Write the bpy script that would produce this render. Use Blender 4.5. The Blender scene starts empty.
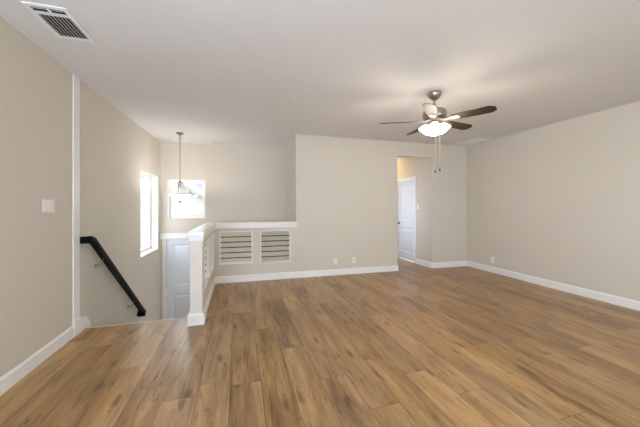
import bpy, bmesh, math, random
from mathutils import Vector, Matrix

random.seed(7)
SC = bpy.context.scene
COL = SC.collection
PI = math.pi

# ------------------------------------------------------------------ camera
CAM_YAW = math.radians(16.08)
cam_data = bpy.data.cameras.new('camera')
cam_data.sensor_width = 36.0
cam_data.lens = 16.0
cam_data.shift_y = -7.0 / 640.0
cam_data.clip_start = 0.02
cam = bpy.data.objects.new('camera', cam_data)
COL.objects.link(cam)
cam.location = (0, 0, 1.36)
cam.rotation_euler = (PI / 2, 0, -CAM_YAW)
SC.camera = cam

# ------------------------------------------------------------------ world, lights, exposure
SC.view_settings.view_transform = 'Standard'
SC.view_settings.look = 'None'
SC.view_settings.gamma = 1.0
SC.view_settings.use_curve_mapping = False
SC.view_settings.exposure = 0.18
SC.cycles.sample_clamp_indirect = 0.0
SC.cycles.max_bounces = 16
SC.cycles.diffuse_bounces = 10

world = bpy.data.worlds.new('sky')
SC.world = world
world.use_nodes = True
wn = world.node_tree.nodes
wl = world.node_tree.links
wn.clear()
w_out = wn.new('ShaderNodeOutputWorld')
w_bg = wn.new('ShaderNodeBackground')
w_bg.inputs['Color'].default_value = (0.761, 0.807, 0.854, 1)
w_bg.inputs['Strength'].default_value = 7.0
wl.new(w_bg.outputs[0], w_out.inputs[0])


def area(name, loc, rot, sx, sy, power, color, portal=False, spread=180):
    d = bpy.data.lights.new(name, 'AREA')
    d.shape = 'RECTANGLE'
    d.size, d.size_y = sx, sy
    d.energy = power
    d.color = color
    d.spread = math.radians(spread)
    if portal:
        d.cycles.is_portal = True
    o = bpy.data.objects.new(name, d)
    o.location = loc
    o.rotation_euler = rot
    COL.objects.link(o)
    return o


DAY = (0.90, 0.97, 1.06)
# added fill behind the camera, set apart from the rear windows
REAR_FILL = [   # (x, z, tilt up, yaw, power, colour)
    (-1.20, 1.20, 48, -60, 300, (0.70, 0.83, 1.0)),
]
for (lx, lz, tl, yw, pw_, lc) in REAR_FILL:
    area('rear_fill', (lx, -1.38, lz), (PI / 2 + math.radians(tl), 0, math.radians(yw)), 1.4, 1.3, pw_, lc)
# added unseen fill on the lower flight, brightens the landing door
low_d = bpy.data.lights.new('lower_stair_fill', 'POINT')
low_d.energy = 12.0
low_d.color = (0.844, 0.889, 1.0)
low_d.shadow_soft_size = 0.12
low_o = bpy.data.objects.new('lower_stair_fill', low_d)
low_o.location = (0.35, 5.95, -1.0)
COL.objects.link(low_o)
# daylight entering the stairwell windows
area('stair_daylight', (-1.87, 6.10, 1.2), (0, -PI / 2, 0), 1.4, 1.0, 30, DAY, portal=True)
area('stair_daylight', (-1.08, 6.94, 1.52), (-PI / 2, 0, 0), 0.7, 0.8, 30, DAY, portal=True)
# two added hall fills with no window behind them, then the ceiling lamp
area('hall_fill', (3.40, 7.7, 1.3), (PI / 2, 0, PI + math.radians(35)), 0.8, 1.6, 8, (0.66, 0.80, 1.0))
area('hall_fill', (3.29, 6.2, 1.2), (0, -PI / 2, 0), 1.6, 0.7, 5.0, (0.66, 0.80, 1.0))
area('hall_light', (3.75, 6.9, 2.70), (0, 0, 0), 0.25, 0.25, 6.3, (1.0, 0.622, 0.165))


# ------------------------------------------------------------------ materials
def lin(r, g, b):
    def f(c):
        c /= 255.0
        return c / 12.92 if c <= 0.04045 else ((c + 0.055) / 1.055) ** 2.4
    return (f(r), f(g), f(b), 1)


def new_mat(name):
    m = bpy.data.materials.new(name)
    m.use_nodes = True
    nt = m.node_tree
    b = nt.nodes['Principled BSDF']
    return m, nt, b


def paint(name, col, rough=0.6, bump=0.02, scale=180, metal=0.0, spec=0.4):
    m, nt, b = new_mat(name)
    N, L = nt.nodes, nt.links
    b.inputs['Roughness'].default_value = rough
    b.inputs['Metallic'].default_value = metal
    b.inputs['Specular IOR Level'].default_value = spec
    tc = N.new('ShaderNodeTexCoord')
    nz = N.new('ShaderNodeTexNoise')
    nz.inputs['Scale'].default_value = scale
    nz.inputs['Detail'].default_value = 2
    L.new(tc.outputs['Object'], nz.inputs['Vector'])
    mx = N.new('ShaderNodeMix')
    mx.data_type = 'RGBA'
    mx.inputs[6].default_value = tuple(c * 0.975 for c in col[:3]) + (1,)
    mx.inputs[7].default_value = tuple(min(1, c * 1.025) for c in col[:3]) + (1,)
    L.new(nz.outputs['Fac'], mx.inputs[0])
    L.new(mx.outputs[2], b.inputs['Base Color'])
    if bump:
        bp = N.new('ShaderNodeBump')
        bp.inputs['Strength'].default_value = bump
        bp.inputs['Distance'].default_value = 0.002
        L.new(nz.outputs['Fac'], bp.inputs['Height'])
        L.new(bp.outputs[0], b.inputs['Normal'])
    return m


M = {}
M['wall'] = paint('beige_wall_paint', lin(214, 208, 197), 0.75, 0.15, 140)
M['ceiling'] = paint('ceiling_paint', lin(220, 219, 219), 0.85, 0.2, 120)
M['nosing'] = paint('nosing_painted_glint', lin(206, 190, 170), 0.35, 0.0)  # paler than the floor to paint in the highlight along the stair edge
M['newel'] = paint('pale_newel_paint', lin(226, 219, 213), 0.5, 0.02)
M['trim'] = paint('white_trim_paint', lin(240, 240, 240), 0.35, 0.0)
M['door'] = paint('white_door_paint', lin(224, 230, 240), 0.4, 0.0)
M['plastic'] = paint('white_plastic', lin(240, 238, 234), 0.35, 0.0)
M['slot'] = paint('dark_slot', lin(60, 56, 52), 0.6, 0.0)
M['black_wood'] = paint('black_painted_wood', lin(7, 6, 6), 0.55, 0.02, 60, 0.0, 0.12)
M['black_metal'] = paint('black_metal', lin(38, 36, 35), 0.4, 0.0, 80, 0.3)
M['nickel'] = paint('brushed_nickel', lin(178, 170, 160), 0.32, 0.0, 300, 1.0)
M['dark_nickel'] = paint('satin_nickel', lin(140, 131, 122), 0.4, 0.0, 300, 0.6)
M['chain'] = paint('bright_chain_metal', lin(120, 116, 110), 0.5, 0.0, 300, 0.2)
M['dark_metal'] = paint('dark_bronze_metal', lin(70, 62, 56), 0.35, 0.0, 200, 0.9)
M['duct'] = paint('dark_duct', lin(48, 48, 50), 0.8, 0.0)
M['grille'] = paint('white_grille_metal', lin(232, 234, 236), 0.4, 0.0)
M['carpet'] = paint('stair_carpet', lin(196, 186, 172), 0.95, 0.6, 400)
M['siding'] = None
M['roofing'] = paint('grey_shingles', lin(138, 140, 146), 0.9, 0.4, 30)
M['dark_roofing'] = paint('blue_grey_shingles', lin(96, 100, 106), 0.9, 0.4, 30)
M['vent_pipe'] = paint('vent_pipe_metal', lin(70, 72, 78), 0.6, 0.0)
M['ground'] = paint('dry_lawn', lin(150, 146, 126), 0.95, 0.3, 8)


def siding_mat():
    m, nt, b = new_mat('cream_lap_siding')
    N, L = nt.nodes, nt.links
    tc = N.new('ShaderNodeTexCoord')
    sp = N.new('ShaderNodeSeparateXYZ')
    L.new(tc.outputs['Object'], sp.inputs[0])
    mu = N.new('ShaderNodeMath'); mu.operation = 'MULTIPLY'; mu.inputs[1].default_value = 1 / 0.18
    L.new(sp.outputs['Z'], mu.inputs[0])
    fr = N.new('ShaderNodeMath'); fr.operation = 'FRACT'
    L.new(mu.outputs[0], fr.inputs[0])
    bp = N.new('ShaderNodeBump')
    bp.inputs['Strength'].default_value = 0.8
    bp.inputs['Distance'].default_value = 0.02
    bp.invert = True
    L.new(fr.outputs[0], bp.inputs['Height'])
    L.new(bp.outputs[0], b.inputs['Normal'])
    b.inputs['Base Color'].default_value = lin(160, 156, 152)
    b.inputs['Roughness'].default_value = 0.7
    return m


M['siding'] = siding_mat()


def floor_mat():
    m, nt, b = new_mat('oak_plank_floor')
    N, L = nt.nodes, nt.links

    def math_n(op, a, bv=None, clamp=False):
        n = N.new('ShaderNodeMath'); n.operation = op; n.use_clamp = clamp
        for i, v in enumerate((a, bv)):
            if v is None:
                continue
            if isinstance(v, (int, float)):
                n.inputs[i].default_value = v
            else:
                L.new(v, n.inputs[i])
        return n.outputs[0]

    W, LEN = 0.227, 1.52
    tc = N.new('ShaderNodeTexCoord')
    sp = N.new('ShaderNodeSeparateXYZ')
    L.new(tc.outputs['Object'], sp.inputs[0])
    xs = math_n('DIVIDE', math_n('ADD', sp.outputs['X'], 0.285 + W * 40), W)
    row = math_n('FLOOR', xs)
    fx = math_n('FRACT', xs)
    wn1 = N.new('ShaderNodeTexWhiteNoise'); wn1.noise_dimensions = '1D'
    L.new(row, wn1.inputs['W'])
    ys = math_n('ADD', math_n('DIVIDE', math_n('ADD', sp.outputs['Y'], 40.0), LEN), wn1.outputs['Value'])
    colm = math_n('FLOOR', ys)
    fy = math_n('FRACT', ys)
    cb = N.new('ShaderNodeCombineXYZ')
    L.new(row, cb.inputs[0]); L.new(colm, cb.inputs[1])
    wn2 = N.new('ShaderNodeTexWhiteNoise'); wn2.noise_dimensions = '3D'
    L.new(cb.outputs[0], wn2.inputs['Vector'])
    rnd = wn2.outputs['Value']
    sc = N.new('ShaderNodeSeparateColor')
    L.new(wn2.outputs['Color'], sc.inputs[0])
    rnd2 = sc.outputs[1]

    def grain(sx, sy, detail, rough, off, dist=0.0):
        c = N.new('ShaderNodeCombineXYZ')
        L.new(math_n('MULTIPLY', sp.outputs['X'], sx), c.inputs[0])
        L.new(math_n('MULTIPLY', sp.outputs['Y'], sy), c.inputs[1])
        L.new(math_n('ADD', math_n('MULTIPLY', rnd, 57.0), off), c.inputs[2])
        n = N.new('ShaderNodeTexNoise')
        n.inputs['Scale'].default_value = 1.0
        n.inputs['Detail'].default_value = detail
        n.inputs['Roughness'].default_value = rough
        n.inputs['Distortion'].default_value = dist
        L.new(c.outputs[0], n.inputs['Vector'])
        return n.outputs['Fac']

    g_broad = grain(7.5, 1.0, 5, 0.62, 0.0, 0.9)      # cathedral-like broad figure
    g_fine = grain(70.0, 3.0, 3, 0.6, 11.0)          # fine fibres
    g_knot = grain(24.0, 6.0, 2, 0.5, 23.0, 0.6)
    g_crack = grain(22.0, 2.4, 3, 0.6, 41.0, 0.8)    # dark knots and mineral streaks

    ramp = N.new('ShaderNodeValToRGB')
    e = ramp.color_ramp.elements
    e[0].position = 0.28; e[0].color = lin(114, 83, 49)
    e[1].position = 0.72; e[1].color = lin(195, 157, 109)
    k = ramp.color_ramp.elements.new(0.5); k.color = lin(162, 127, 84)
    fac = math_n('ADD', math_n('MULTIPLY', g_broad, 0.75), math_n('MULTIPLY', g_fine, 0.25))
    fac = math_n('ADD', fac, math_n('MULTIPLY', math_n('SUBTRACT', rnd, 0.5), 0.16))
    L.new(fac, ramp.inputs[0])

    hs = N.new('ShaderNodeHueSaturation')
    L.new(ramp.outputs[0], hs.inputs['Color'])
    L.new(math_n('ADD', 0.9, math_n('MULTIPLY', rnd2, 0.12)), hs.inputs['Saturation'])

    kr = N.new('ShaderNodeMapRange')
    kr.inputs['From Min'].default_value = 0.62
    kr.inputs['From Max'].default_value = 0.76
    L.new(g_knot, kr.inputs['Value'])
    kr2 = N.new('ShaderNodeMapRange')
    kr2.inputs['From Min'].default_value = 0.56
    kr2.inputs['From Max'].default_value = 0.76
    L.new(g_crack, kr2.inputs['Value'])
    mk = N.new('ShaderNodeMix'); mk.data_type = 'RGBA'
    L.new(math_n('MULTIPLY', math_n('MAXIMUM', kr.outputs[0], kr2.outputs[0]), 0.66), mk.inputs[0])
    L.new(hs.outputs[0], mk.inputs[6])
    mk.inputs[7].default_value = lin(84, 58, 38)

    # round knots
    vc = N.new('ShaderNodeCombineXYZ')
    L.new(math_n('MULTIPLY', sp.outputs['X'], 9.0), vc.inputs[0])
    L.new(math_n('MULTIPLY', sp.outputs['Y'], 2.6), vc.inputs[1])
    L.new(math_n('FLOOR', math_n('MULTIPLY', rnd, 97.0)), vc.inputs[2])
    vo = N.new('ShaderNodeTexVoronoi')
    vo.inputs['Scale'].default_value = 1.0
    L.new(vc.outputs[0], vo.inputs['Vector'])
    vs_ = N.new('ShaderNodeSeparateColor')
    L.new(vo.outputs['Color'], vs_.inputs[0])
    vr = N.new('ShaderNodeMapRange')
    vr.inputs['From Min'].default_value = 0.10
    vr.inputs['From Max'].default_value = 0.27
    vr.inputs['To Min'].default_value = 1.0
    vr.inputs['To Max'].default_value = 0.0
    L.new(math_n('ADD', vo.outputs['Distance'], math_n('MULTIPLY', math_n('SUBTRACT', g_knot, 0.5), 0.35)), vr.inputs['Value'])
    sel = math_n('GREATER_THAN', vs_.outputs[0], 0.60)
    mkn = N.new('ShaderNodeMix'); mkn.data_type = 'RGBA'
    L.new(math_n('MULTIPLY', math_n('MULTIPLY', vr.outputs[0], sel), 0.62), mkn.inputs[0])
    L.new(mk.outputs[2], mkn.inputs[6])
    mkn.inputs[7].default_value = lin(78, 52, 32)
    mk = mkn

    # seams
    ex = math_n('MULTIPLY', math_n('MINIMUM', fx, math_n('SUBTRACT', 1.0, fx)), W)
    ey = math_n('MULTIPLY', math_n('MINIMUM', fy, math_n('SUBTRACT', 1.0, fy)), LEN)
    ed = math_n('MINIMUM', ex, ey)
    sr = N.new('ShaderNodeMapRange')
    sr.inputs['From Min'].default_value = 0.0010
    sr.inputs['From Max'].default_value = 0.0028
    sr.inputs['To Min'].default_value = 1.0
    sr.inputs['To Max'].default_value = 0.0
    L.new(ed, sr.inputs['Value'])
    ms = N.new('ShaderNodeMix'); ms.data_type = 'RGBA'
    L.new(math_n('MULTIPLY', sr.outputs[0], 0.6), ms.inputs[0])
    L.new(mk.outputs[2], ms.inputs[6])
    ms.inputs[7].default_value = lin(70, 48, 32)
    L.new(ms.outputs[2], b.inputs['Base Color'])

    L.new(math_n('ADD', 0.24, math_n('MULTIPLY', g_fine, 0.14)), b.inputs['Roughness'])
    b.inputs['Specular IOR Level'].default_value = 0.4
    bp = N.new('ShaderNodeBump')
    bp.inputs['Strength'].default_value = 0.25
    bp.inputs['Distance'].default_value = 0.001
    L.new(math_n('SUBTRACT', g_fine, math_n('MULTIPLY', sr.outputs[0], 1.5)), bp.inputs['Height'])
    L.new(bp.outputs[0], b.inputs['Normal'])
    return m


M['floor'] = floor_mat()


def walnut_mat():
    m, nt, b = new_mat('walnut_blade')
    N, L = nt.nodes, nt.links
    tc = N.new('ShaderNodeTexCoord')
    mp = N.new('ShaderNodeMapping')
    mp.inputs['Scale'].default_value = (3, 45, 45)
    L.new(tc.outputs['Object'], mp.inputs[0])
    nz = N.new('ShaderNodeTexNoise')
    nz.inputs['Scale'].default_value = 1.0
    nz.inputs['Detail'].default_value = 4
    L.new(mp.outputs[0], nz.inputs['Vector'])
    r = N.new('ShaderNodeValToRGB')
    r.color_ramp.elements[0].position = 0.3
    r.color_ramp.elements[0].color = lin(32, 22, 16)
    r.color_ramp.elements[1].position = 0.75
    r.color_ramp.elements[1].color = lin(68, 47, 32)
    L.new(nz.outputs['Fac'], r.inputs[0])
    L.new(r.outputs[0], b.inputs['Base Color'])
    b.inputs['Roughness'].default_value = 0.5
    b.inputs['Specular IOR Level'].default_value = 0.3
    return m


M['walnut'] = walnut_mat()


def glow_mat(name, col, strength, base=(0.9, 0.88, 0.84, 1)):
    m, nt, b = new_mat(name)
    b.inputs['Base Color'].default_value = base
    b.inputs['Roughness'].default_value = 0.35
    b.inputs['Emission Color'].default_value = col
    b.inputs['Emission Strength'].default_value = strength
    return m


M['lit_glass'] = glow_mat('lit_frosted_glass', (1.0, 0.90, 0.74, 1), 3.0)
M['lit_bulb'] = glow_mat('lit_bulb', (1.0, 0.88, 0.70, 1), 8.0)


def frosted_mat():
    m, nt, b = new_mat('frosted_white_glass')
    b.inputs['Base Color'].default_value = (0.93, 0.92, 0.89, 1)
    b.inputs['Roughness'].default_value = 0.4
    b.inputs['Subsurface Weight'].default_value = 0.0
    N, L = nt.nodes, nt.links
    tr = N.new('ShaderNodeBsdfTranslucent')
    tr.inputs['Color'].default_value = (0.95, 0.94, 0.90, 1)
    mx = N.new('ShaderNodeMixShader')
    mx.inputs[0].default_value = 0.5
    out = N['Material Output']
    L.new(b.outputs[0], mx.inputs[1])
    L.new(tr.outputs[0], mx.inputs[2])
    L.new(mx.outputs[0], out.inputs['Surface'])
    return m


M['frosted'] = frosted_mat()


def pane_mat():
    m, nt, b = new_mat('window_glass')
    N, L = nt.nodes, nt.links
    tr = N.new('ShaderNodeBsdfTransparent')
    tr.inputs['Color'].default_value = (0.97, 0.985, 0.98, 1)
    gl = N.new('ShaderNodeBsdfGlossy')
    gl.inputs['Roughness'].default_value = 0.02
    lw = N.new('ShaderNodeLayerWeight')
    pw = N.new('ShaderNodeMath'); pw.operation = 'POWER'; pw.inputs[1].default_value = 5.0
    L.new(lw.outputs['Facing'], pw.inputs[0])
    ml = N.new('ShaderNodeMath'); ml.operation = 'MULTIPLY_ADD'
    ml.inputs[1].default_value = 0.4; ml.inputs[2].default_value = 0.03
    L.new(pw.outputs[0], ml.inputs[0])
    mx = N.new('ShaderNodeMixShader')
    L.new(ml.outputs[0], mx.inputs[0])
    L.new(tr.outputs[0], mx.inputs[1])
    L.new(gl.outputs[0], mx.inputs[2])
    L.new(mx.outputs[0], N['Material Output'].inputs['Surface'])
    return m


M['pane'] = pane_mat()


# ------------------------------------------------------------------ helpers
def add_box(bm, x0, x1, y0, y1, z0, z1):
    vs = [bm.verts.new(p) for p in ((x0, y0, z0), (x1, y0, z0), (x1, y1, z0), (x0, y1, z0),
                                    (x0, y0, z1), (x1, y0, z1), (x1, y1, z1), (x0, y1, z1))]
    for f in ((0, 3, 2, 1), (4, 5, 6, 7), (0, 1, 5, 4), (1, 2, 6, 5), (2, 3, 7, 6), (3, 0, 4, 7)):
        bm.faces.new([vs[i] for i in f])
    return vs


def box(x0, x1, y0, y1, z0, z1, bev=0.0):
    bm = bmesh.new()
    add_box(bm, x0, x1, y0, y1, z0, z1)
    if bev:
        bmesh.ops.bevel(bm, geom=bm.edges[:], offset=bev, segments=2, affect='EDGES', profile=0.6)
    return bm


def prism(poly, axis, a0, a1, bev=0.0):
    """extrude a 2-D polygon; axis 'x': poly=(y,z); 'y': poly=(x,z); 'z': poly=(x,y)"""
    bm = bmesh.new()

    def pt(p, a):
        return {'x': (a, p[0], p[1]), 'y': (p[0], a, p[1]), 'z': (p[0], p[1], a)}[axis]
    A = [bm.verts.new(pt(p, a0)) for p in poly]
    B = [bm.verts.new(pt(p, a1)) for p in poly]
    n = len(poly)
    bm.faces.new(A)
    bm.faces.new(B[::-1])
    for i in range(n):
        bm.faces.new((A[i], B[i], B[(i + 1) % n], A[(i + 1) % n]))
    bmesh.ops.recalc_face_normals(bm, faces=bm.faces[:])
    if bev:
        bmesh.ops.bevel(bm, geom=bm.edges[:], offset=bev, segments=2, affect='EDGES', profile=0.6)
    return bm


def lathe(profile, seg=32, center=(0, 0, 0), scallop=None):
    bm = bmesh.new()
    rings = []
    for r, z in profile:
        if r < 1e-5:
            rings.append([bm.verts.new((center[0], center[1], center[2] + z))])
        else:
            rings.append([bm.verts.new((center[0] + r * math.cos(2 * PI * i / seg),
                                        center[1] + r * math.sin(2 * PI * i / seg),
                                        center[2] + z)) for i in range(seg)])
    for a, b in zip(rings, rings[1:]):
        for i in range(seg):
            j = (i + 1) % seg
            if len(a) == 1 and len(b) == 1:
                continue
            if len(a) == 1:
                bm.faces.new((a[0], b[i], b[j]))
            elif len(b) == 1:
                bm.faces.new((a[i], b[0], a[j]))
            else:
                bm.faces.new((a[i], b[i], b[j], a[j]))
    bmesh.ops.recalc_face_normals(bm, faces=bm.faces[:])
    return bm


def tube(points, r, seg=12, bm=None):
    bm = bm or bmesh.new()
    pts = [Vector(p) for p in points]
    rings = []
    for i, p in enumerate(pts):
        d = (pts[min(i + 1, len(pts) - 1)] - pts[max(i - 1, 0)]).normalized()
        ref = Vector((0, 0, 1)) if abs(d.z) < 0.9 else Vector((1, 0, 0))
        u = d.cross(ref).normalized()
        v = d.cross(u).normalized()
        rr = r[i] if isinstance(r, (list, tuple)) else r
        rings.append([bm.verts.new(p + rr * (math.cos(2 * PI * k / seg) * u + math.sin(2 * PI * k / seg) * v))
                      for k in range(seg)])
    for a, b in zip(rings, rings[1:]):
        for k in range(seg):
            bm.faces.new((a[k], a[(k + 1) % seg], b[(k + 1) % seg], b[k]))
    bm.faces.new(rings[0][::-1])
    bm.faces.new(rings[-1])
    bmesh.ops.recalc_face_normals(bm, faces=bm.faces[:])
    return bm


def xform(bm, mat):
    bmesh.ops.transform(bm, matrix=mat, verts=bm.verts[:])
    return bm


def obj(name, bm, mat, parent=None, smooth=False):
    me = bpy.data.meshes.new(name)
    bm.to_mesh(me)
    bm.free()
    me.materials.append(mat)
    if smooth:
        try:
            me.shade_smooth()
            me.set_sharp_from_angle(angle=math.radians(40))
        except Exception:
            for p in me.polygons:
                p.use_smooth = True
    o = bpy.data.objects.new(name, me)
    COL.objects.link(o)
    if parent:
        o.parent = parent
    return o


def thing(name, label, cat, loc=(0, 0, 0), rotz=0.0, group=None):
    o = bpy.data.objects.new(name, None)
    o.empty_display_size = 0.05
    COL.objects.link(o)
    o.location = loc
    o.rotation_euler = (0, 0, rotz)
    o['label'] = label
    o['category'] = cat
    if group:
        o['group'] = group
    return o


def struct(name, bm, mat, parent=None, smooth=False):
    o = obj(name, bm, mat, parent, smooth)
    if parent is None:
        o['kind'] = 'structure'
    return o


def wall_cells(axis, p0, p1, us, zs, holes):
    """Solid wall between p0 and p1 on `axis`; us/zs are the extents; holes=(u0,u1,z0,z1)."""
    U = sorted({us[0], us[1], *[h[0] for h in holes], *[h[1] for h in holes]})
    Z = sorted({zs[0], zs[1], *[h[2] for h in holes], *[h[3] for h in holes]})
    U = [u for u in U if us[0] <= u <= us[1]]
    Z = [z for z in Z if zs[0] <= z <= zs[1]]

    def solid(i, k):
        if i < 0 or k < 0 or i >= len(U) - 1 or k >= len(Z) - 1:
            return False
        u, z = (U[i] + U[i + 1]) / 2, (Z[k] + Z[k + 1]) / 2
        return not any(h[0] < u < h[1] and h[2] < z < h[3] for h in holes)

    bm = bmesh.new()

    def pt(u, p, z):
        return (p, u, z) if axis == 'x' else (u, p, z)

    def face(*pts):
        bm.faces.new([bm.verts.new(pt(*q)) for q in pts])
    for i in range(len(U) - 1):
        for k in range(len(Z) - 1):
            if not solid(i, k):
                continue
            u0, u1, z0, z1 = U[i], U[i + 1], Z[k], Z[k + 1]
            face((u0, p0, z0), (u1, p0, z0), (u1, p0, z1), (u0, p0, z1))
            face((u0, p1, z0), (u0, p1, z1), (u1, p1, z1), (u1, p1, z0))
            if not solid(i - 1, k):
                face((u0, p0, z0), (u0, p0, z1), (u0, p1, z1), (u0, p1, z0))
            if not solid(i + 1, k):
                face((u1, p0, z0), (u1, p1, z0), (u1, p1, z1), (u1, p0, z1))
            if not solid(i, k - 1):
                face((u0, p0, z0), (u0, p1, z0), (u1, p1, z0), (u1, p0, z0))
            if not solid(i, k + 1):
                face((u0, p0, z1), (u1, p0, z1), (u1, p1, z1), (u0, p1, z1))
    bmesh.ops.remove_doubles(bm, verts=bm.verts[:], dist=1e-5)
    bmesh.ops.recalc_face_normals(bm, faces=bm.faces[:])
    return bm


# ------------------------------------------------------------------ dimensions
H = 2.74
XL, XR = -1.655, 5.04       # left / right wall faces
YB = 5.335                  # back wall face
YF = -1.45                  # wall behind the camera
YS = 3.77                   # stair head (floor edge)
LOW = -2.75                 # storey below
HX0, HX1 = 3.245, 4.105      # hall opening
BX = 1.06                   # left end of the full-height back wall
HWX0, HWX1 = -0.525, -0.40   # half wall leg along the stair
YJ, YW = 6.45, 6.80         # far stairwell wall, nearer / farther run
XJ = -0.50

# ------------------------------------------------------------------ room shell
fl = prism([(XL, YF), (XR, YF), (XR, YB), (HX1, YB), (HX1, 8.2), (HX0, 8.2), (HX0, YB + 0.01), (HWX0, YB + 0.01),
            (HWX0, YS), (XL, YS)], 'z', -0.25, 0.0)
struct('floor', fl, M['floor'])
struct('ceiling', box(-1.9, 5.25, -1.7, 8.4, H, H + 0.2), M['ceiling'])

struct('wall_left', wall_cells('x', XL - 0.20, XL, (YF - 0.15, 3.62), (LOW, H), []), M['wall'])
# the stairwell run of the left wall turns in by one degree at the vertical trim board
SKEW = Matrix.Translation((XL, 3.62, 0)) @ Matrix.Rotation(math.radians(-1.0), 4, 'Z') @ Matrix.Translation((-XL, -3.62, 0))


def skew(o):
    o.matrix_world = SKEW @ o.matrix_basis
    return o


skew(struct('wall_left_stair', wall_cells('x', XL - 0.20, XL, (3.62, 7.05), (LOW, H),
                                          [(5.575, 6.62, 0.475, 1.985)]), M['wall']))
struct('wall_right', box(XR, XR + 0.15, YF - 0.15, YB + 0.15, -0.25, H), M['wall'])
rear_holes = [(0.85, 2.45, 0.6, 2.2), (2.75, 4.35, 0.6, 2.2)]
struct('wall_rear', wall_cells('y', YF - 0.15, YF, (XL, XR), (-0.25, H), rear_holes), M['wall'])
# back wall block between stairwell and hall, header over the opening, stub right of the hall
struct('wall_back', box(BX, HX0, YB, YJ + 0.5, LOW, H), M['wall'])
struct('wall_back_header', box(HX0, HX1, YB, YB + 0.13, 2.435, H), M['wall'])
struct('wall_back_right', box(HX1 + 0.12, XR, YB, YB + 0.15, -0.25, H), M['wall'])
struct('wall_hall_right', wall_cells('x', HX1, HX1 + 0.12, (YB, 8.35), (-0.25, H),
                                     [(5.985, 6.765, -0.005, 2.035)]), M['wall'])
struct('wall_hall_left', box(HX0 - 0.12, HX0, YJ + 0.5, 8.35, -0.25, H), M['wall'])
struct('wall_hall_end', box(HX0, HX1, 8.2, 8.35, -0.25, H), M['wall'])
# far stairwell walls
struct('wall_stair_far', wall_cells('y', YW, YW + 0.15, (XL, XJ), (LOW, H),
                                    [(-1.45, -0.705, 1.10, 1.95), (-1.49, -0.73, -1.365, 0.67)]), M['wall'])
struct('wall_stair_near', box(XJ, BX, YJ, YJ + 0.5, LOW, H), M['wall'])

# baseboards
BH, BT = 0.12, 0.015


def board_profile(flip=1):
    return [(0, 0), (BT, 0), (BT, BH - 0.02), (BT * 0.45, BH), (0, BH)]


def baseboard_x(name, xface, sign, y0, y1):       # runs along y, on a wall face at x
    poly = [(xface + sign * p[0], p[1]) for p in board_profile()]
    return struct(name, prism(poly, 'y', y0, y1), M['trim'])


def baseboard_y(name, yface, sign, x0, x1):       # runs along x
    poly = [(yface + sign * p[0], p[1]) for p in board_profile()]
    return struct(name, prism(poly, 'x', x0, x1), M['trim'])


baseboard_x('baseboard_left', XL, 1, YF, 3.55)
baseboard_x('baseboard_right', XR, -1, YF, YB)
baseboard_y('baseboard_back', YB, -1, HWX1, HX0 + BT)
baseboard_y('baseboard_back_right', YB, -1, HX1 - BT, XR - BT)
baseboard_x('baseboard_hall_right', HX1, -1, YB, 5.915)
baseboard_x('baseboard_hall_end', HX0, 1, YB, 8.2)

# vertical trim board and stair skirt on the left wall
trim = struct('trim_1', box(XL, XL + 0.013, 3.555, 3.675, 0.16, H, 0.003), M['trim'])
struct('trim_1_plinth', box(XL, XL + 0.026, 3.545, 3.685, 0.0, 0.165, 0.004), M['trim'], trim)
sk = [(3.685, 0.0), (3.77, 0.0), (3.77, -0.30), (5.2, -1.46), (5.2, -1.18), (3.90, -0.03), (3.87, 0.06), (3.80, 0.125), (3.685, 0.125)]
skew(struct('trim_2', prism(sk, 'x', XL, XL + BT), M['trim']))
# stair head nosing
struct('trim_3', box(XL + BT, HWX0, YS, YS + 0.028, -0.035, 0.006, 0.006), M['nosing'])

# stairs: first flight, landing, second flight behind the half wall
RISE, RUN = 0.195, 0.24
pts = [(YS, -0.04)]
y, z = YS, 0.0
poly = [(YS, -0.04), (YS, -RISE)]
for i in range(1, 7):
    poly += [(YS + RUN * i, -RISE * i), (YS + RUN * i, -RISE * (i + 1))]
poly += [(YW, -RISE * 7), (YW, -RISE * 7 - 0.2), (YS + RUN * 6, -RISE * 7 - 0.2), (YS, -0.5)]
struct('stairs_upper', prism(poly, 'x', XL, HWX0), M['carpet'])
poly = [(HWX0, -RISE * 7), (HWX0 + 0.02, -RISE * 7)]
x = HWX0 + 0.02
for i in range(0, 6):
    poly += [(x + 0.26 * i, -RISE * (8 + i)), (x + 0.26 * (i + 1), -RISE * (8 + i))]
poly = poly[:-1] + [(BX, -RISE * 13), (BX, LOW), (HWX0, -RISE * 7 - 0.3)]
struct('stairs_lower', prism(poly, 'y', YB + 0.14, YJ), M['carpet'])
struct('wall_stair_side', box(HWX0, HWX1, YS + 0.03, YB + 0.13, LOW, -0.25), M['wall'])
struct('wall_stair_inner', box(HWX1, BX, YB + 0.012, YB + 0.13, LOW, -0.25), M['wall'])


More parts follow.
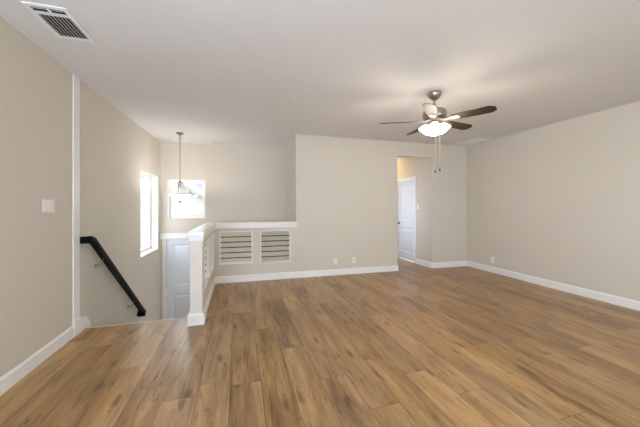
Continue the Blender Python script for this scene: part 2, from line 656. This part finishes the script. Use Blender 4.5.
# ------------------------------------------------------------------ windows
def window(name, axis, p_in, p_out, u0, u1, z0, z1, double=True):
    """White vinyl window set at the outer side of the reveal, with liner boards round it."""
    root = bpy.data.objects.new(name, None)
    COL.objects.link(root)
    root['kind'] = 'structure'
    s = 1 if p_out > p_in else -1

    def bx(p0, p1, a0, a1, b0, b1, bev=0.0):
        p0, p1 = min(p0, p1), max(p0, p1)
        return (box(p0, p1, a0, a1, b0, b1, bev) if axis == 'x' else box(a0, a1, p0, p1, b0, b1, bev))

    def frame(pa, pb, a0, a1, b0, b1, w):
        bm = bmesh.new()
        lo, hi = min(pa, pb), max(pa, pb)
        for (c0, c1, d0, d1) in ((a0, a0 + w, b0, b1), (a1 - w, a1, b0, b1),
                                 (a0 + w, a1 - w, b0, b0 + w), (a0 + w, a1 - w, b1 - w, b1)):
            if axis == 'x':
                add_box(bm, lo, hi, c0, c1, d0, d1)
            else:
                add_box(bm, c0, c1, lo, hi, d0, d1)
        return bm
    # thin white liner of the reveal
    struct('window_liner', frame(p_in - s * 0.004, p_out, u0 - 0.002, u1 + 0.002, z0 - 0.002, z1 + 0.002, 0.012), M['trim'], root)
    pf0, pf1 = p_out - s * 0.075, p_out - s * 0.01
    struct('window_frame', frame(pf0, pf1, u0 + 0.012, u1 - 0.012, z0 + 0.012, z1 - 0.012, 0.062), M['trim'], root)
    if double:
        zm = z0 + 0.48 * (z1 - z0)
        struct('meeting_rail', bx(pf0 + s * 0.01, pf1, u0 + 0.05, u1 - 0.05, zm - 0.02, zm + 0.02), M['trim'], root)
    pm = p_out - s * 0.035
    struct('window_pane', bx(pm - 0.003, pm + 0.003, u0 + 0.055, u1 - 0.055, z0 + 0.055, z1 - 0.055), M['pane'], root)
    return root


w1 = window('window_1', 'x', XL, XL - 0.20, 5.575, 6.62, 0.475, 1.985, double=False)
struct('window_sill', box(XL - 0.195, XL + 0.012, 5.57, 6.625, 0.468, 0.494, 0.004), M['trim'], w1)
skew(w1)
w2 = window('window_2', 'y', YW, YW + 0.15, -1.45, -0.705, 1.10, 1.95, double=False)
window('window_3', 'y', YF, YF - 0.15, 0.85, 2.45, 0.6, 2.2)
window('window_4', 'y', YF, YF - 0.15, 2.75, 4.35, 0.6, 2.2)


# ------------------------------------------------------------------ panel doors
def panel_door(w, h, t=0.035):
    """Two-panel door leaf in local coords: x 0..w, y 0..t (front face at y=0), z 0..h."""
    bm = bmesh.new()
    rail, stile = 0.12, 0.115
    lock0, lock1 = h * 0.40, h * 0.50
    panels = [(stile, w - stile, 0.20, lock0), (stile, w - stile, lock1, h - rail)]
    U = sorted({0, w, stile, w - stile})
    Z = sorted({0, h, 0.20, lock0, lock1, h - rail})

    def q(pts):
        bm.faces.new([bm.verts.new(p) for p in pts])
    for side in (0, 1):
        yf = 0 if side == 0 else t
        d = 1 if side == 0 else -1
        for i in range(3):
            for k in range(5):
                u0, u1, z0, z1 = U[i], U[i + 1], Z[k], Z[k + 1]
                pan = any(abs(p[0] - u0) < 1e-6 and abs(p[2] - z0) < 1e-6 for p in panels) and i == 1
                if not pan:
                    q([(u0, yf, z0), (u1, yf, z0), (u1, yf, z1), (u0, yf, z1)])
                    continue
                loops = [(0.0, 0.0), (0.018, 0.011), (0.034, 0.011), (0.062, 0.003)]
                prev = None
                for ins, dep in loops:
                    cur = [(u0 + ins, yf + d * dep, z0 + ins), (u1 - ins, yf + d * dep, z0 + ins),
                           (u1 - ins, yf + d * dep, z1 - ins), (u0 + ins, yf + d * dep, z1 - ins)]
                    if prev:
                        for j in range(4):
                            q([prev[j], prev[(j + 1) % 4], cur[(j + 1) % 4], cur[j]])
                    prev = cur
                q(prev)
    q([(0, 0, 0), (0, t, 0), (0, t, h), (0, 0, h)])
    q([(w, 0, 0), (w, t, 0), (w, t, h), (w, 0, h)])
    q([(0, 0, h), (w, 0, h), (w, t, h), (0, t, h)])
    q([(0, 0, 0), (w, 0, 0), (w, t, 0), (0, t, 0)])
    bmesh.ops.remove_doubles(bm, verts=bm.verts[:], dist=1e-5)
    bmesh.ops.recalc_face_normals(bm, faces=bm.faces[:])
    return bm


def lever_handle(parent, x, z, direction):
    """rose + lever on the front (y<0) side of a door in its local coordinates"""
    rose = xform(lathe([(0, 0), (0.032, 0), (0.032, 0.006), (0.026, 0.012), (0.012, 0.014), (0.012, 0.05), (0, 0.05)], 24),
                 Matrix.Translation((x, 0, z)) @ Matrix.Rotation(PI / 2, 4, 'X'))
    hd = obj('door_handle', rose, M['dark_metal'], parent, True)
    lv = tube([(x, -0.045, z), (x + direction * 0.03, -0.05, z), (x + direction * 0.115, -0.046, z)], [0.009, 0.009, 0.007])
    obj('lever', lv, M['dark_metal'], hd, True)
    return hd


def casing(parent, w, h, cw=0.065, head=None, head_over=0.0, t=0.016):
    """flat casing around an opening 0..w x 0..h, on the front plane (y<0)"""
    for (a0, a1) in ((-cw, 0.004), (w - 0.004, w + cw)):
        obj('door_casing', box(a0, a1, -t, 0.0, 0, h, 0.003), M['trim'], parent)
    hh = head or cw
    obj('door_casing', box(-cw - head_over, w + cw + head_over, -t - (0.008 if head else 0), 0.0, h - 0.004, h + hh, 0.003), M['trim'], parent)


def door(name, loc, rotz, w, h, handle_x, hdir, depth, head=None, head_over=0.0):
    root = bpy.data.objects.new(name, None)
    COL.objects.link(root)
    root.location = loc
    root.rotation_euler = (0, 0, rotz)
    root['kind'] = 'structure'
    leaf = panel_door(w - 0.008, h - 0.014)
    bmesh.ops.translate(leaf, vec=(0.004, depth, 0.008), verts=leaf.verts[:])
    lo = obj('door_leaf', leaf, M['door'], root)
    casing(root, w, h, head=head, head_over=head_over)
    rose = xform(lathe([(0, 0), (0.032, 0), (0.032, 0.006), (0.026, 0.012), (0.012, 0.014), (0.012, 0.05), (0, 0.05)], 24),
                 Matrix.Translation((handle_x, depth, 0.92)) @ Matrix.Rotation(PI / 2, 4, 'X'))
    hd = obj('door_handle', rose, M['dark_metal'], root, True)
    lv = tube([(handle_x, depth - 0.045, 0.92), (handle_x + hdir * 0.03, depth - 0.05, 0.92),
               (handle_x + hdir * 0.115, depth - 0.046, 0.92)], [0.009, 0.009, 0.007])
    obj('lever', lv, M['dark_metal'], hd, True)
    hinge_x = 0.002 if handle_x > w / 2 else w - 0.002
    for hz in (0.22, h / 2, h - 0.2):
        obj('hinge', tube([(hinge_x, depth - 0.004, hz - 0.045), (hinge_x, depth - 0.004, hz + 0.045)], 0.007, 8),
            M['nickel'], root, True)
    return root


# hall door: wall faces -x; local x axis -> world -y, local y -> world +x
door('door_1', (HX1, 6.765, 0.0), -PI / 2, 0.78, 2.03, 0.065, 1, 0.02)
# landing door: wall faces -y; local axes = world axes
door('door_2', (-1.49, YW, -1.365), 0.0, 0.76, 2.03, 0.695, -1, 0.02, head=0.115, head_over=0.04)


# ------------------------------------------------------------------ half wall with rods
hw = thing('half_wall_railing', 'low beige half wall with white cap and black rods in openings, around the stairwell', 'railing',
           (HWX1, YB, 0.0))


def hobj(name, bm, mat, smooth=False, parent=None):
    bmesh.ops.translate(bm, vec=(-HWX1, -YB, 0), verts=bm.verts[:])
    return obj(name, bm, mat, parent or hw, smooth)


HT = 0.985
side_open = [(3.80, 4.42, 0.33, 0.905), (4.55, 5.17, 0.33, 0.905)]
back_open = [(-0.306, 0.245, 0.335, 0.905), (0.407, 0.946, 0.325, 0.905)]
hobj('half_wall', wall_cells('x', HWX0, HWX1, (3.54 + 0.02, YB + 0.13), (0.0, HT), side_open), M['wall'])
hobj('half_wall', wall_cells('y', YB, YB + 0.13, (HWX1, BX), (0.0, HT), back_open), M['wall'])
hobj('newel_post', box(HWX0 - 0.004, HWX1 + 0.004, 3.54, 3.70, 0.0, HT, 0.004), M['newel'])
# mitred cap: L-shaped board plus a small apron moulding under it
e1, e2 = 0.024, 0.012


def cap_poly(e):
    return [(HWX0 - e, 3.54 - e), (HWX1 + e, 3.54 - e), (HWX1 + e, YB - e), (BX + 0.012, YB - e), (BX + 0.012, YB - 0.002),
            (BX - 0.001, YB - 0.002), (BX - 0.001, YB + 0.13 + e), (HWX0 - e, YB + 0.13 + e)]


hobj('cap', prism(cap_poly(e1), 'z', HT + 0.035, HT + 0.085, 0.004), M['trim'])
hobj('cap_moulding', prism(cap_poly(e2), 'z', HT - 0.02, HT + 0.036, 0.003), M['trim'])
# baseboard round the newel and along the inner side
for nm, bmm in (
    ('baseboard', prism([(HWX1 + p[0], p[1]) for p in board_profile()], 'y', 3.70, YB)),
    ('newel_base', None),
):
    if bmm:
        hobj(nm, bmm, M['trim'])
bmn = bmesh.new()
g = 0.004
x0, x1, y0, y1 = HWX0 - g, HWX1 + g, 3.54, 3.72
o_ = 0.024
bm2 = prism([(x0 - o_, y0 - o_), (x1 + o_, y0 - o_), (x1 + o_, y1), (x0 - o_, y1)], 'z', 0.0, 0.115)
add_box(bm2, x0 - o_ * 0.5, x1 + o_ * 0.5, y0 - o_ * 0.5, y1 - 0.005, 0.115, 0.135)
bmn.free()
hobj('newel_base', bm2, M['trim'])
# painted liners of the openings and the rods across them
for (a0, a1, b0, b1) in back_open:
    bm = bmesh.new()
    w, pr = 0.014, 0.006
    for (c0, c1, d0, d1) in ((a0 - 0.012, a0 + 0.004, b0 - 0.012, b1 + 0.012), (a1 - 0.004, a1 + 0.012, b0 - 0.012, b1 + 0.012),
                             (a0 + 0.004, a1 - 0.004, b0 - 0.012, b0 + 0.004), (a0 + 0.004, a1 - 0.004, b1 - 0.004, b1 + 0.012)):
        add_box(bm, c0, c1, YB - pr, YB + 0.13 + pr, d0, d1)
    hobj('opening_frame', bm, M['trim'])
    for k in range(5):
        zz = b0 + (b1 - b0) * (k + 1) / 6.0
        hobj('rod', tube([(a0, YB + 0.05, zz), (a1, YB + 0.05, zz)], 0.0085, 10), M['black_metal'], True)
for (a0, a1, b0, b1) in side_open:
    bm = bmesh.new()
    pr = 0.006
    for (c0, c1, d0, d1) in ((a0 - 0.012, a0 + 0.004, b0 - 0.012, b1 + 0.012), (a1 - 0.004, a1 + 0.012, b0 - 0.012, b1 + 0.012),
                             (a0 + 0.004, a1 - 0.004, b0 - 0.012, b0 + 0.004), (a0 + 0.004, a1 - 0.004, b1 - 0.004, b1 + 0.012)):
        add_box(bm, HWX0 - pr, HWX1 + pr, c0, c1, d0, d1)
    hobj('opening_frame', bm, M['trim'])
    for k in range(5):
        zz = b0 + (b1 - b0) * (k + 1) / 6.0
        hobj('rod', tube([(HWX1 - 0.05, a0, zz), (HWX1 - 0.05, a1, zz)], 0.0085, 10), M['black_metal'], True)

# ------------------------------------------------------------------ handrail
hr = thing('handrail', 'black wooden handrail sloping down the left stairwell wall', 'handrail', (XL, 3.70, 0.96))
RX = XL + 0.085
path = [(3.70, 1.000), (3.79, 0.972), (5.47, -0.435)]


def rail_bm():
    """rounded-rectangle rail swept along the path in the plane of the wall"""
    prof = [(-0.026, -0.036), (0.026, -0.036), (0.030, -0.022), (0.030, 0.018), (0.020, 0.036), (-0.020, 0.036), (-0.030, 0.018), (-0.030, -0.022)]
    P = [Vector((0, a, b)) for a, b in path]
    bm = bmesh.new()
    rings = []
    for i, p in enumerate(P):
        d0 = (P[i] - P[i - 1]).normalized() if i > 0 else None
        d1 = (P[i + 1] - P[i]).normalized() if i < len(P) - 1 else None
        d = ((d0 or d1) + (d1 or d0)).normalized()
        n = Vector((0, -d.z, d.y))
        k = 1.0 / max(0.5, d.dot(d0 or d1))
        rings.append([bm.verts.new(Vector((RX, p.y, p.z)) + Vector((u, 0, 0)) + n * v * k) for u, v in prof])
    m_ = len(prof)
    for a, b in zip(rings, rings[1:]):
        for j in range(m_):
            bm.faces.new((a[j], a[(j + 1) % m_], b[(j + 1) % m_], b[j]))
    bm.faces.new(rings[0][::-1]); bm.faces.new(rings[-1])
    bmesh.ops.recalc_face_normals(bm, faces=bm.faces[:])
    return bm


def robj(name, bm, mat, smooth=False, parent=None):
    bmesh.ops.translate(bm, vec=(-XL, -3.70, -0.96), verts=bm.verts[:])
    return obj(name, bm, mat, parent or hr, smooth)


robj('rail', rail_bm(), M['black_wood'], True)
# returns to the wall at both ends
robj('wall_return', box(XL, RX + 0.028, 3.685, 3.735, 0.955, 1.03, 0.004), M['black_wood'])
bmr = box(XL - RX, 0.028, -0.03, 0.03, -0.06, 0.036, 0.004)
xform(bmr, Matrix.Translation((RX, 5.47, -0.435)) @ Matrix.Rotation(-math.atan2(1.407, 1.68), 4, 'X'))
robj('wall_return', bmr, M['black_wood'])
for yy in (4.03, 5.02):
    t = (yy - 3.79) / (5.47 - 3.79)
    zr = 0.972 + t * (-0.435 - 0.972) - 0.045
    bk = tube([(XL + 0.006, yy + 0.01, zr - 0.085), (XL + 0.05, yy + 0.01, zr - 0.075), (RX - 0.008, yy, zr - 0.04), (RX, yy, zr)], 0.0065, 10)
    b0 = robj('bracket', bk, M['nickel'], True)
    rs = xform(lathe([(0, 0), (0.03, 0), (0.03, 0.004), (0.018, 0.010), (0, 0.010)], 20),
               Matrix.Translation((XL, yy + 0.01, zr - 0.085)) @ Matrix.Rotation(PI / 2, 4, 'Y'))
    robj('bracket_plate', rs, M['nickel'], True, b0)

skew(hr)

# ------------------------------------------------------------------ ceiling fan
FX, FY = 2.29, 2.93
fan = thing('ceiling_fan', 'brushed nickel ceiling fan with five dark walnut blades and a lit light kit', 'ceiling fan', (FX, FY, H))
obj('canopy', lathe([(0, 0), (0.078, 0), (0.080, -0.012), (0.074, -0.038), (0.052, -0.072), (0.026, -0.092), (0.018, -0.096), (0, -0.096)], 36), M['nickel'], fan, True)
obj('downrod', tube([(0, 0, -0.09), (0, 0, -0.20)], 0.013, 16), M['nickel'], fan, True)
obj('motor_housing', lathe([(0, -0.175), (0.03, -0.176), (0.05, -0.190), (0.095, -0.205), (0.128, -0.222), (0.136, -0.245),
                            (0.136, -0.292), (0.126, -0.312), (0.098, -0.322), (0.098, -0.334), (0.118, -0.340), (0.118, -0.352), (0.07, -0.358), (0, -0.358)], 40), M['nickel'], fan, True)
obj('switch_housing', lathe([(0, -0.356), (0.062, -0.357), (0.066, -0.372), (0.066, -0.405), (0.074, -0.412), (0.074, -0.425), (0.05, -0.445), (0.02, -0.455), (0, -0.456)], 32), M['nickel'], fan, True)

BZ = -0.345
PITCH = math.radians(-13)


def blade_bm():
    outline = [(0.20, -0.052), (0.23, -0.060), (0.59, -0.072), (0.605, -0.070), (0.655, -0.036), (0.655, 0.036), (0.605, 0.070),
               (0.59, 0.072), (0.23, 0.060), (0.20, 0.052)]
    bm = prism(outline, 'z', -0.003, 0.003)
    return xform(bm, Matrix.Rotation(PITCH, 4, 'X'))


def iron_bm():
    bm = prism([(0.085, -0.022), (0.16, -0.014), (0.205, -0.040), (0.275, -0.034), (0.300, 0.0), (0.275, 0.034), (0.205, 0.040), (0.16, 0.014), (0.085, 0.022)],
               'z', -0.0085, -0.0035, 0.0012)
    return xform(bm, Matrix.Rotation(PITCH * 0.98, 4, 'X'))


blade0 = None
for k in range(5):
    a = math.radians(11 + 72 * k)
    b = obj('blade', blade_bm(), M['walnut'], fan)
    b.location = (0, 0, BZ)
    b.rotation_euler = (0, 0, a)
    ir = obj('blade_bracket', iron_bm(), M['nickel'], b)
    for sx in (0.225, 0.255):
        sc_ = lathe([(0, -0.013), (0.004, -0.012), (0.006, -0.009), (0, -0.009)], 10, (sx, 0, 0))
        obj('screw', sc_, M['nickel'], b, True)

# four tulip shades
for k in range(4):
    a = math.radians(232 + 90 * k)
    d = Vector((math.cos(a), math.sin(a), 0))
    R = Matrix.Rotation(a, 4, 'Z') @ Matrix.Rotation(math.radians(-38), 4, 'Y')
    T = Matrix.Translation((d.x * 0.048, d.y * 0.048, -0.362)) @ R @ Matrix.Scale(0.88, 4)
    arm = obj('lamp_arm', xform(lathe([(0, 0.0), (0.02, 0.0), (0.026, -0.02), (0.026, -0.05), (0, -0.05)], 20), T), M['nickel'], fan, True)
    sh = lathe([(0.024, -0.040), (0.036, -0.050), (0.056, -0.075), (0.068, -0.105), (0.074, -0.135), (0.080, -0.150),
                (0.077, -0.150), (0.071, -0.135), (0.065, -0.105), (0.053, -0.077), (0.033, -0.053), (0.021, -0.043)], 28)
    so = obj('lamp_shade', xform(sh, T), M['lit_glass'], fan, True)
    bu = lathe([(0, -0.05), (0.014, -0.052), (0.02, -0.07), (0.029, -0.095), (0.026, -0.118), (0.012, -0.13), (0, -0.132)], 18)
    obj('bulb', xform(bu, T), M['lit_bulb'], so, True)
    ld = bpy.data.lights.new('bulb_light', 'POINT')
    ld.energy = 7.2
    ld.color = (1.0, 0.886, 0.745)
    ld.shadow_soft_size = 0.15
    lo = bpy.data.objects.new('bulb_light', ld)
    COL.objects.link(lo)
    lo.parent = fan
    lo.location = T @ Vector((0, 0, -0.20)) + Vector((0, 0, -0.08))

# pull chains
for (dx, dy, zl) in ((0.012, 0.002, -0.935), (0.066, -0.014, -0.915)):
    ch = obj('pull_chain', tube([(dx, dy, -0.44), (dx, dy, zl)], 0.0016, 6), M['chain'], fan, True)
    obj('chain_fob', lathe([(0, 0), (0.004, -0.001), (0.007, -0.012), (0.0085, -0.028), (0.006, -0.036), (0, -0.038)], 14, (dx, dy, zl)), M['dark_metal'], ch, True)

# ------------------------------------------------------------------ pendant over the stairs
pen = thing('pendant_lamp', 'white glass bowl pendant lamp hanging over the stairs before the square window', 'pendant lamp', (-1.047, 5.86, H))
obj('canopy', lathe([(0, 0), (0.062, 0), (0.064, -0.008), (0.056, -0.020), (0.02, -0.030), (0.012, -0.045), (0, -0.045)], 28), M['dark_nickel'], pen, True)
obj('stem', tube([(0, 0, -0.04), (0, 0, -0.90)], 0.0045, 10), M['dark_nickel'], pen, True)
obj('hub', lathe([(0, -0.885), (0.010, -0.887), (0.014, -0.905), (0.026, -0.93), (0.024, -0.95), (0.012, -0.962), (0.009, -1.0), (0.018, -1.02), (0.012, -1.04), (0, -1.042)], 24), M['dark_nickel'], pen, True)
for k in range(3):
    a = 2 * PI * k / 3 + 0.5
    c_, s_ = math.cos(a), math.sin(a)
    obj('arm', tube([(0.015 * c_, 0.015 * s_, -0.945), (0.05 * c_, 0.05 * s_, -0.93), (0.085 * c_, 0.085 * s_, -0.955),
                     (0.13 * c_, 0.13 * s_, -1.06), (0.185 * c_, 0.185 * s_, -1.150)], 0.005, 8), M['dark_nickel'], pen, True)
obj('glass_bowl', lathe([(0.192, -1.140), (0.196, -1.146), (0.184, -1.158), (0.150, -1.190), (0.105, -1.225), (0.062, -1.252), (0.02, -1.264), (0, -1.265),
                         (0, -1.261), (0.02, -1.260), (0.060, -1.247), (0.103, -1.220), (0.147, -1.186), (0.181, -1.153), (0.190, -1.140)], 48), M['frosted'], pen, True)
pl_ = bpy.data.lights.new('pendant_light', 'POINT')
pl_.energy = 13.0
pl_.color = (1.0, 0.909, 0.905)
pl_.shadow_soft_size = 0.06
plo = bpy.data.objects.new('pendant_light', pl_)
COL.objects.link(plo)
plo.parent = pen
plo.location = (0, 0, -1.15)
obj('rim_ring', lathe([(0.188, -1.136), (0.198, -1.138), (0.200, -1.146), (0.194, -1.150), (0.188, -1.136)], 48), M['dark_nickel'], pen, True)
obj('finial', lathe([(0, -1.262), (0.026, -1.266), (0.022, -1.280), (0.012, -1.290), (0.015, -1.300), (0.008, -1.312), (0, -1.315)], 20), M['dark_metal'], pen, True)


# ------------------------------------------------------------------ ceiling grilles
def supply_vent():
    """three-way ceiling register in local coordinates, hanging face at z=0 (ceiling) and below"""
    w, l = 0.255, 0.42
    v = thing('ceiling_vent', 'white louvered air supply vent in the ceiling close to the left wall', 'vent', (-1.275, 2.60, H))
    fr = bmesh.new()
    b = 0.029
    for (x0, x1, y0, y1) in ((-w / 2, -w / 2 + b, -l / 2, l / 2), (w / 2 - b, w / 2, -l / 2, l / 2),
                             (-w / 2 + b, w / 2 - b, -l / 2, -l / 2 + b), (-w / 2 + b, w / 2 - b, l / 2 - b, l / 2)):
        add_box(fr, x0, x1, y0, y1, -0.009, 0.0)
    obj('frame', fr, M['grille'], v)
    obj('duct_opening', box(-w / 2 + b, w / 2 - b, -l / 2 + b, l / 2 - b, -0.0015, 0.0), M['duct'], v)
    ys = -l / 2 + b + 0.066
    obj('divider', box(-w / 2 + b, w / 2 - b, ys - 0.006, ys + 0.016, -0.008, -0.001), M['grille'], v)
    obj('divider', box(-0.008, 0.008, -l / 2 + b, ys, -0.008, -0.001), M['grille'], v)
    for side in (-1, 1):
        for j in range(2):
            yy = -l / 2 + b + 0.016 + j * 0.032
            sl = xform(box(-0.038, 0.038, -0.0075, 0.0075, -0.0008, 0.0008),
                       Matrix.Translation((side * 0.049, yy, -0.0055)) @ Matrix.Rotation(math.radians(40), 4, 'X'))
            obj('louver', sl, M['grille'], v)
    n = 8
    for j in range(n):
        xx = -w / 2 + b + (j + 0.5) * (w - 2 * b) / n
        ang = 40 if xx > 0 else 40
        sl = xform(box(-0.0075, 0.0075, ys + 0.016, l / 2 - b, -0.0008, 0.0008),
                   Matrix.Translation((xx, 0, -0.0055)) @ Matrix.Rotation(math.radians(ang), 4, 'Y'))
        obj('louver', sl, M['grille'], v)
    return v


supply_vent()

rv = thing('return_air_grille', 'white return air grille in the ceiling by the far right corner', 'vent', (4.78, 4.94, H))
w, l = 0.40, 0.66
fr = bmesh.new()
b = 0.03
for (x0, x1, y0, y1) in ((-w / 2, -w / 2 + b, -l / 2, l / 2), (w / 2 - b, w / 2, -l / 2, l / 2),
                         (-w / 2 + b, w / 2 - b, -l / 2, -l / 2 + b), (-w / 2 + b, w / 2 - b, l / 2 - b, l / 2)):
    add_box(fr, x0, x1, y0, y1, -0.012, 0.0)
obj('frame', fr, M['grille'], rv)
obj('duct_opening', box(-w / 2 + b, w / 2 - b, -l / 2 + b, l / 2 - b, -0.0015, 0.0), M['duct'], rv)
nl = 30
for j in range(nl):
    yy = -l / 2 + b + (j + 0.5) * (l - 2 * b) / nl
    sl = xform(box(-w / 2 + b, w / 2 - b, -0.0125, 0.0125, -0.0007, 0.0007),
               Matrix.Translation((0, yy, -0.0075)) @ Matrix.Rotation(math.radians(-28), 4, 'X'))
    obj('louver', sl, M['grille'], rv)

sp_ = thing('sprinkler_cover', 'small flat white sprinkler cover disc on the ceiling above the half wall', 'sprinkler', (0.66, 3.57, H))
obj('cover_plate', lathe([(0, -0.010), (0.040, -0.010), (0.043, -0.007), (0.043, -0.004), (0, -0.004)], 28), M['ceiling'], sp_, True)
obj('collar', lathe([(0, -0.004), (0.033, -0.004), (0.033, 0.0), (0, 0.0)], 24), M['slot'], sp_, True)


# ------------------------------------------------------------------ switches and outlets (local: x along wall, -y out of the wall)
def plate(root, w, h, name='cover_plate'):
    return obj(name, box(-w / 2, w / 2, -0.006, 0.0, -h / 2, h / 2, 0.002), M['plastic'], root)


def switch(gangs, label, loc, rotz):
    s = thing('light_switch', label, 'light switch', loc, rotz)
    w = 0.07 + 0.046 * (gangs - 1)
    plate(s, w, 0.116)
    for i in range(gangs):
        xx = (i - (gangs - 1) / 2) * 0.046
        rk = prism([(-0.006, -0.034), (-0.0115, -0.034), (-0.0075, 0.0), (-0.0085, 0.034), (-0.006, 0.034)], 'x', xx - 0.0165, xx + 0.0165)
        r = obj('rocker', rk, M['plastic'], s)
    return s


def outlet(label, loc, rotz, kind='duplex'):
    s = thing('wall_outlet', label, 'outlet', loc, rotz)
    plate(s, 0.072, 0.118)
    if kind == 'duplex':
        for zz in (-0.02, 0.02):
            r = obj('receptacle', box(-0.017, 0.017, -0.0085, -0.005, zz - 0.014, zz + 0.014, 0.0015), M['plastic'], s)
            sl = bmesh.new()
            for xx in (-0.0065, 0.0065):
                add_box(sl, xx - 0.001, xx + 0.001, -0.0089, -0.0080, zz - 0.001, zz + 0.007)
            add_box(sl, -0.0025, 0.0025, -0.0089, -0.0080, zz - 0.010, zz - 0.006)
            obj('slot', sl, M['slot'], r)
    else:
        obj('jack', xform(lathe([(0, 0.013), (0.004, 0.013), (0.0045, 0.006), (0.008, 0.006), (0.008, 0.0), (0, 0.0)], 16),
                          Matrix.Translation((0, -0.005, 0)) @ Matrix.Rotation(PI / 2, 4, 'X')), M['nickel'], s, True)
    return s


# walls: facing +x (left wall) -> rotz = +90deg; facing -x (right) -> -90deg; facing -y (back) -> 0
switch(3, 'white triple rocker light switch on the left wall', (XL, 3.165, 1.365), PI / 2)
switch(1, 'small white light switch on the hall wall beside the white door', (HX1, 5.845, 1.345), -PI / 2)
outlet('white outlet low on the back wall, the one nearer the half wall', (1.855, YB, 0.272), 0)
outlet('white wall plate low on the back wall, the one nearer the hall opening', (2.252, YB, 0.275), 0, 'jack')
outlet('white outlet low on the right wall near the corner', (XR, 4.645, 0.262), -PI / 2)

# ------------------------------------------------------------------ outside: neighbouring houses, ground
gd = struct('ground', box(-30, 30, -20, 40, -3.2, -3.0), M['ground'])
nh = thing('neighbor_house', 'pale sided house with grey roof seen through the square stair window', 'house', (-2.5, 15.0, -3.0))
# gable wall falling to the right, nearer
gp = [(-5.2, 0.0), (3.2, 0.0), (3.2, 4.1), (0.55, 5.05), (-3.2, 8.2), (-5.2, 6.6)]
obj('wall', prism(gp, 'y', 0.0, 6.0), M['siding'], nh)
rp = [(3.8, 3.95), (0.55, 5.12), (-3.2, 8.3), (-3.2, 8.05), (0.55, 4.95), (3.8, 3.75)]
obj('roof', prism(rp, 'y', -0.35, 6.2), M['roofing'], nh)
nb = thing('neighbor_house', 'house with a blue grey roof and vent pipe, farthest off through the square stair window', 'house', (1.0, 24.0, -3.0))
obj('wall', box(-7, 7, 0, 7, 0, 4.6), M['siding'], nb)
obj('roof', prism([(-0.5, 4.5), (3.5, 6.9), (7.5, 4.5)], 'x', -7.4, 7.4), M['dark_roofing'], nb)
obj('vent_pipe', tube([(-2.1, 1.6, 5.4), (-2.1, 1.6, 6.6)], 0.16, 14), M['vent_pipe'], nb, True)
sh_ = thing('neighbor_house', 'pale lap sided house seen through the tall stair window', 'house', (-9.5, 3.0, -3.0))
obj('wall', box(-6, 0, -9, 9, 0, 5.6), M['siding'], sh_)
obj('roof', prism([(-6.5, 5.5), (-3, 8.4), (0.45, 5.5)], 'y', -9.4, 9.4), M['roofing'], sh_)
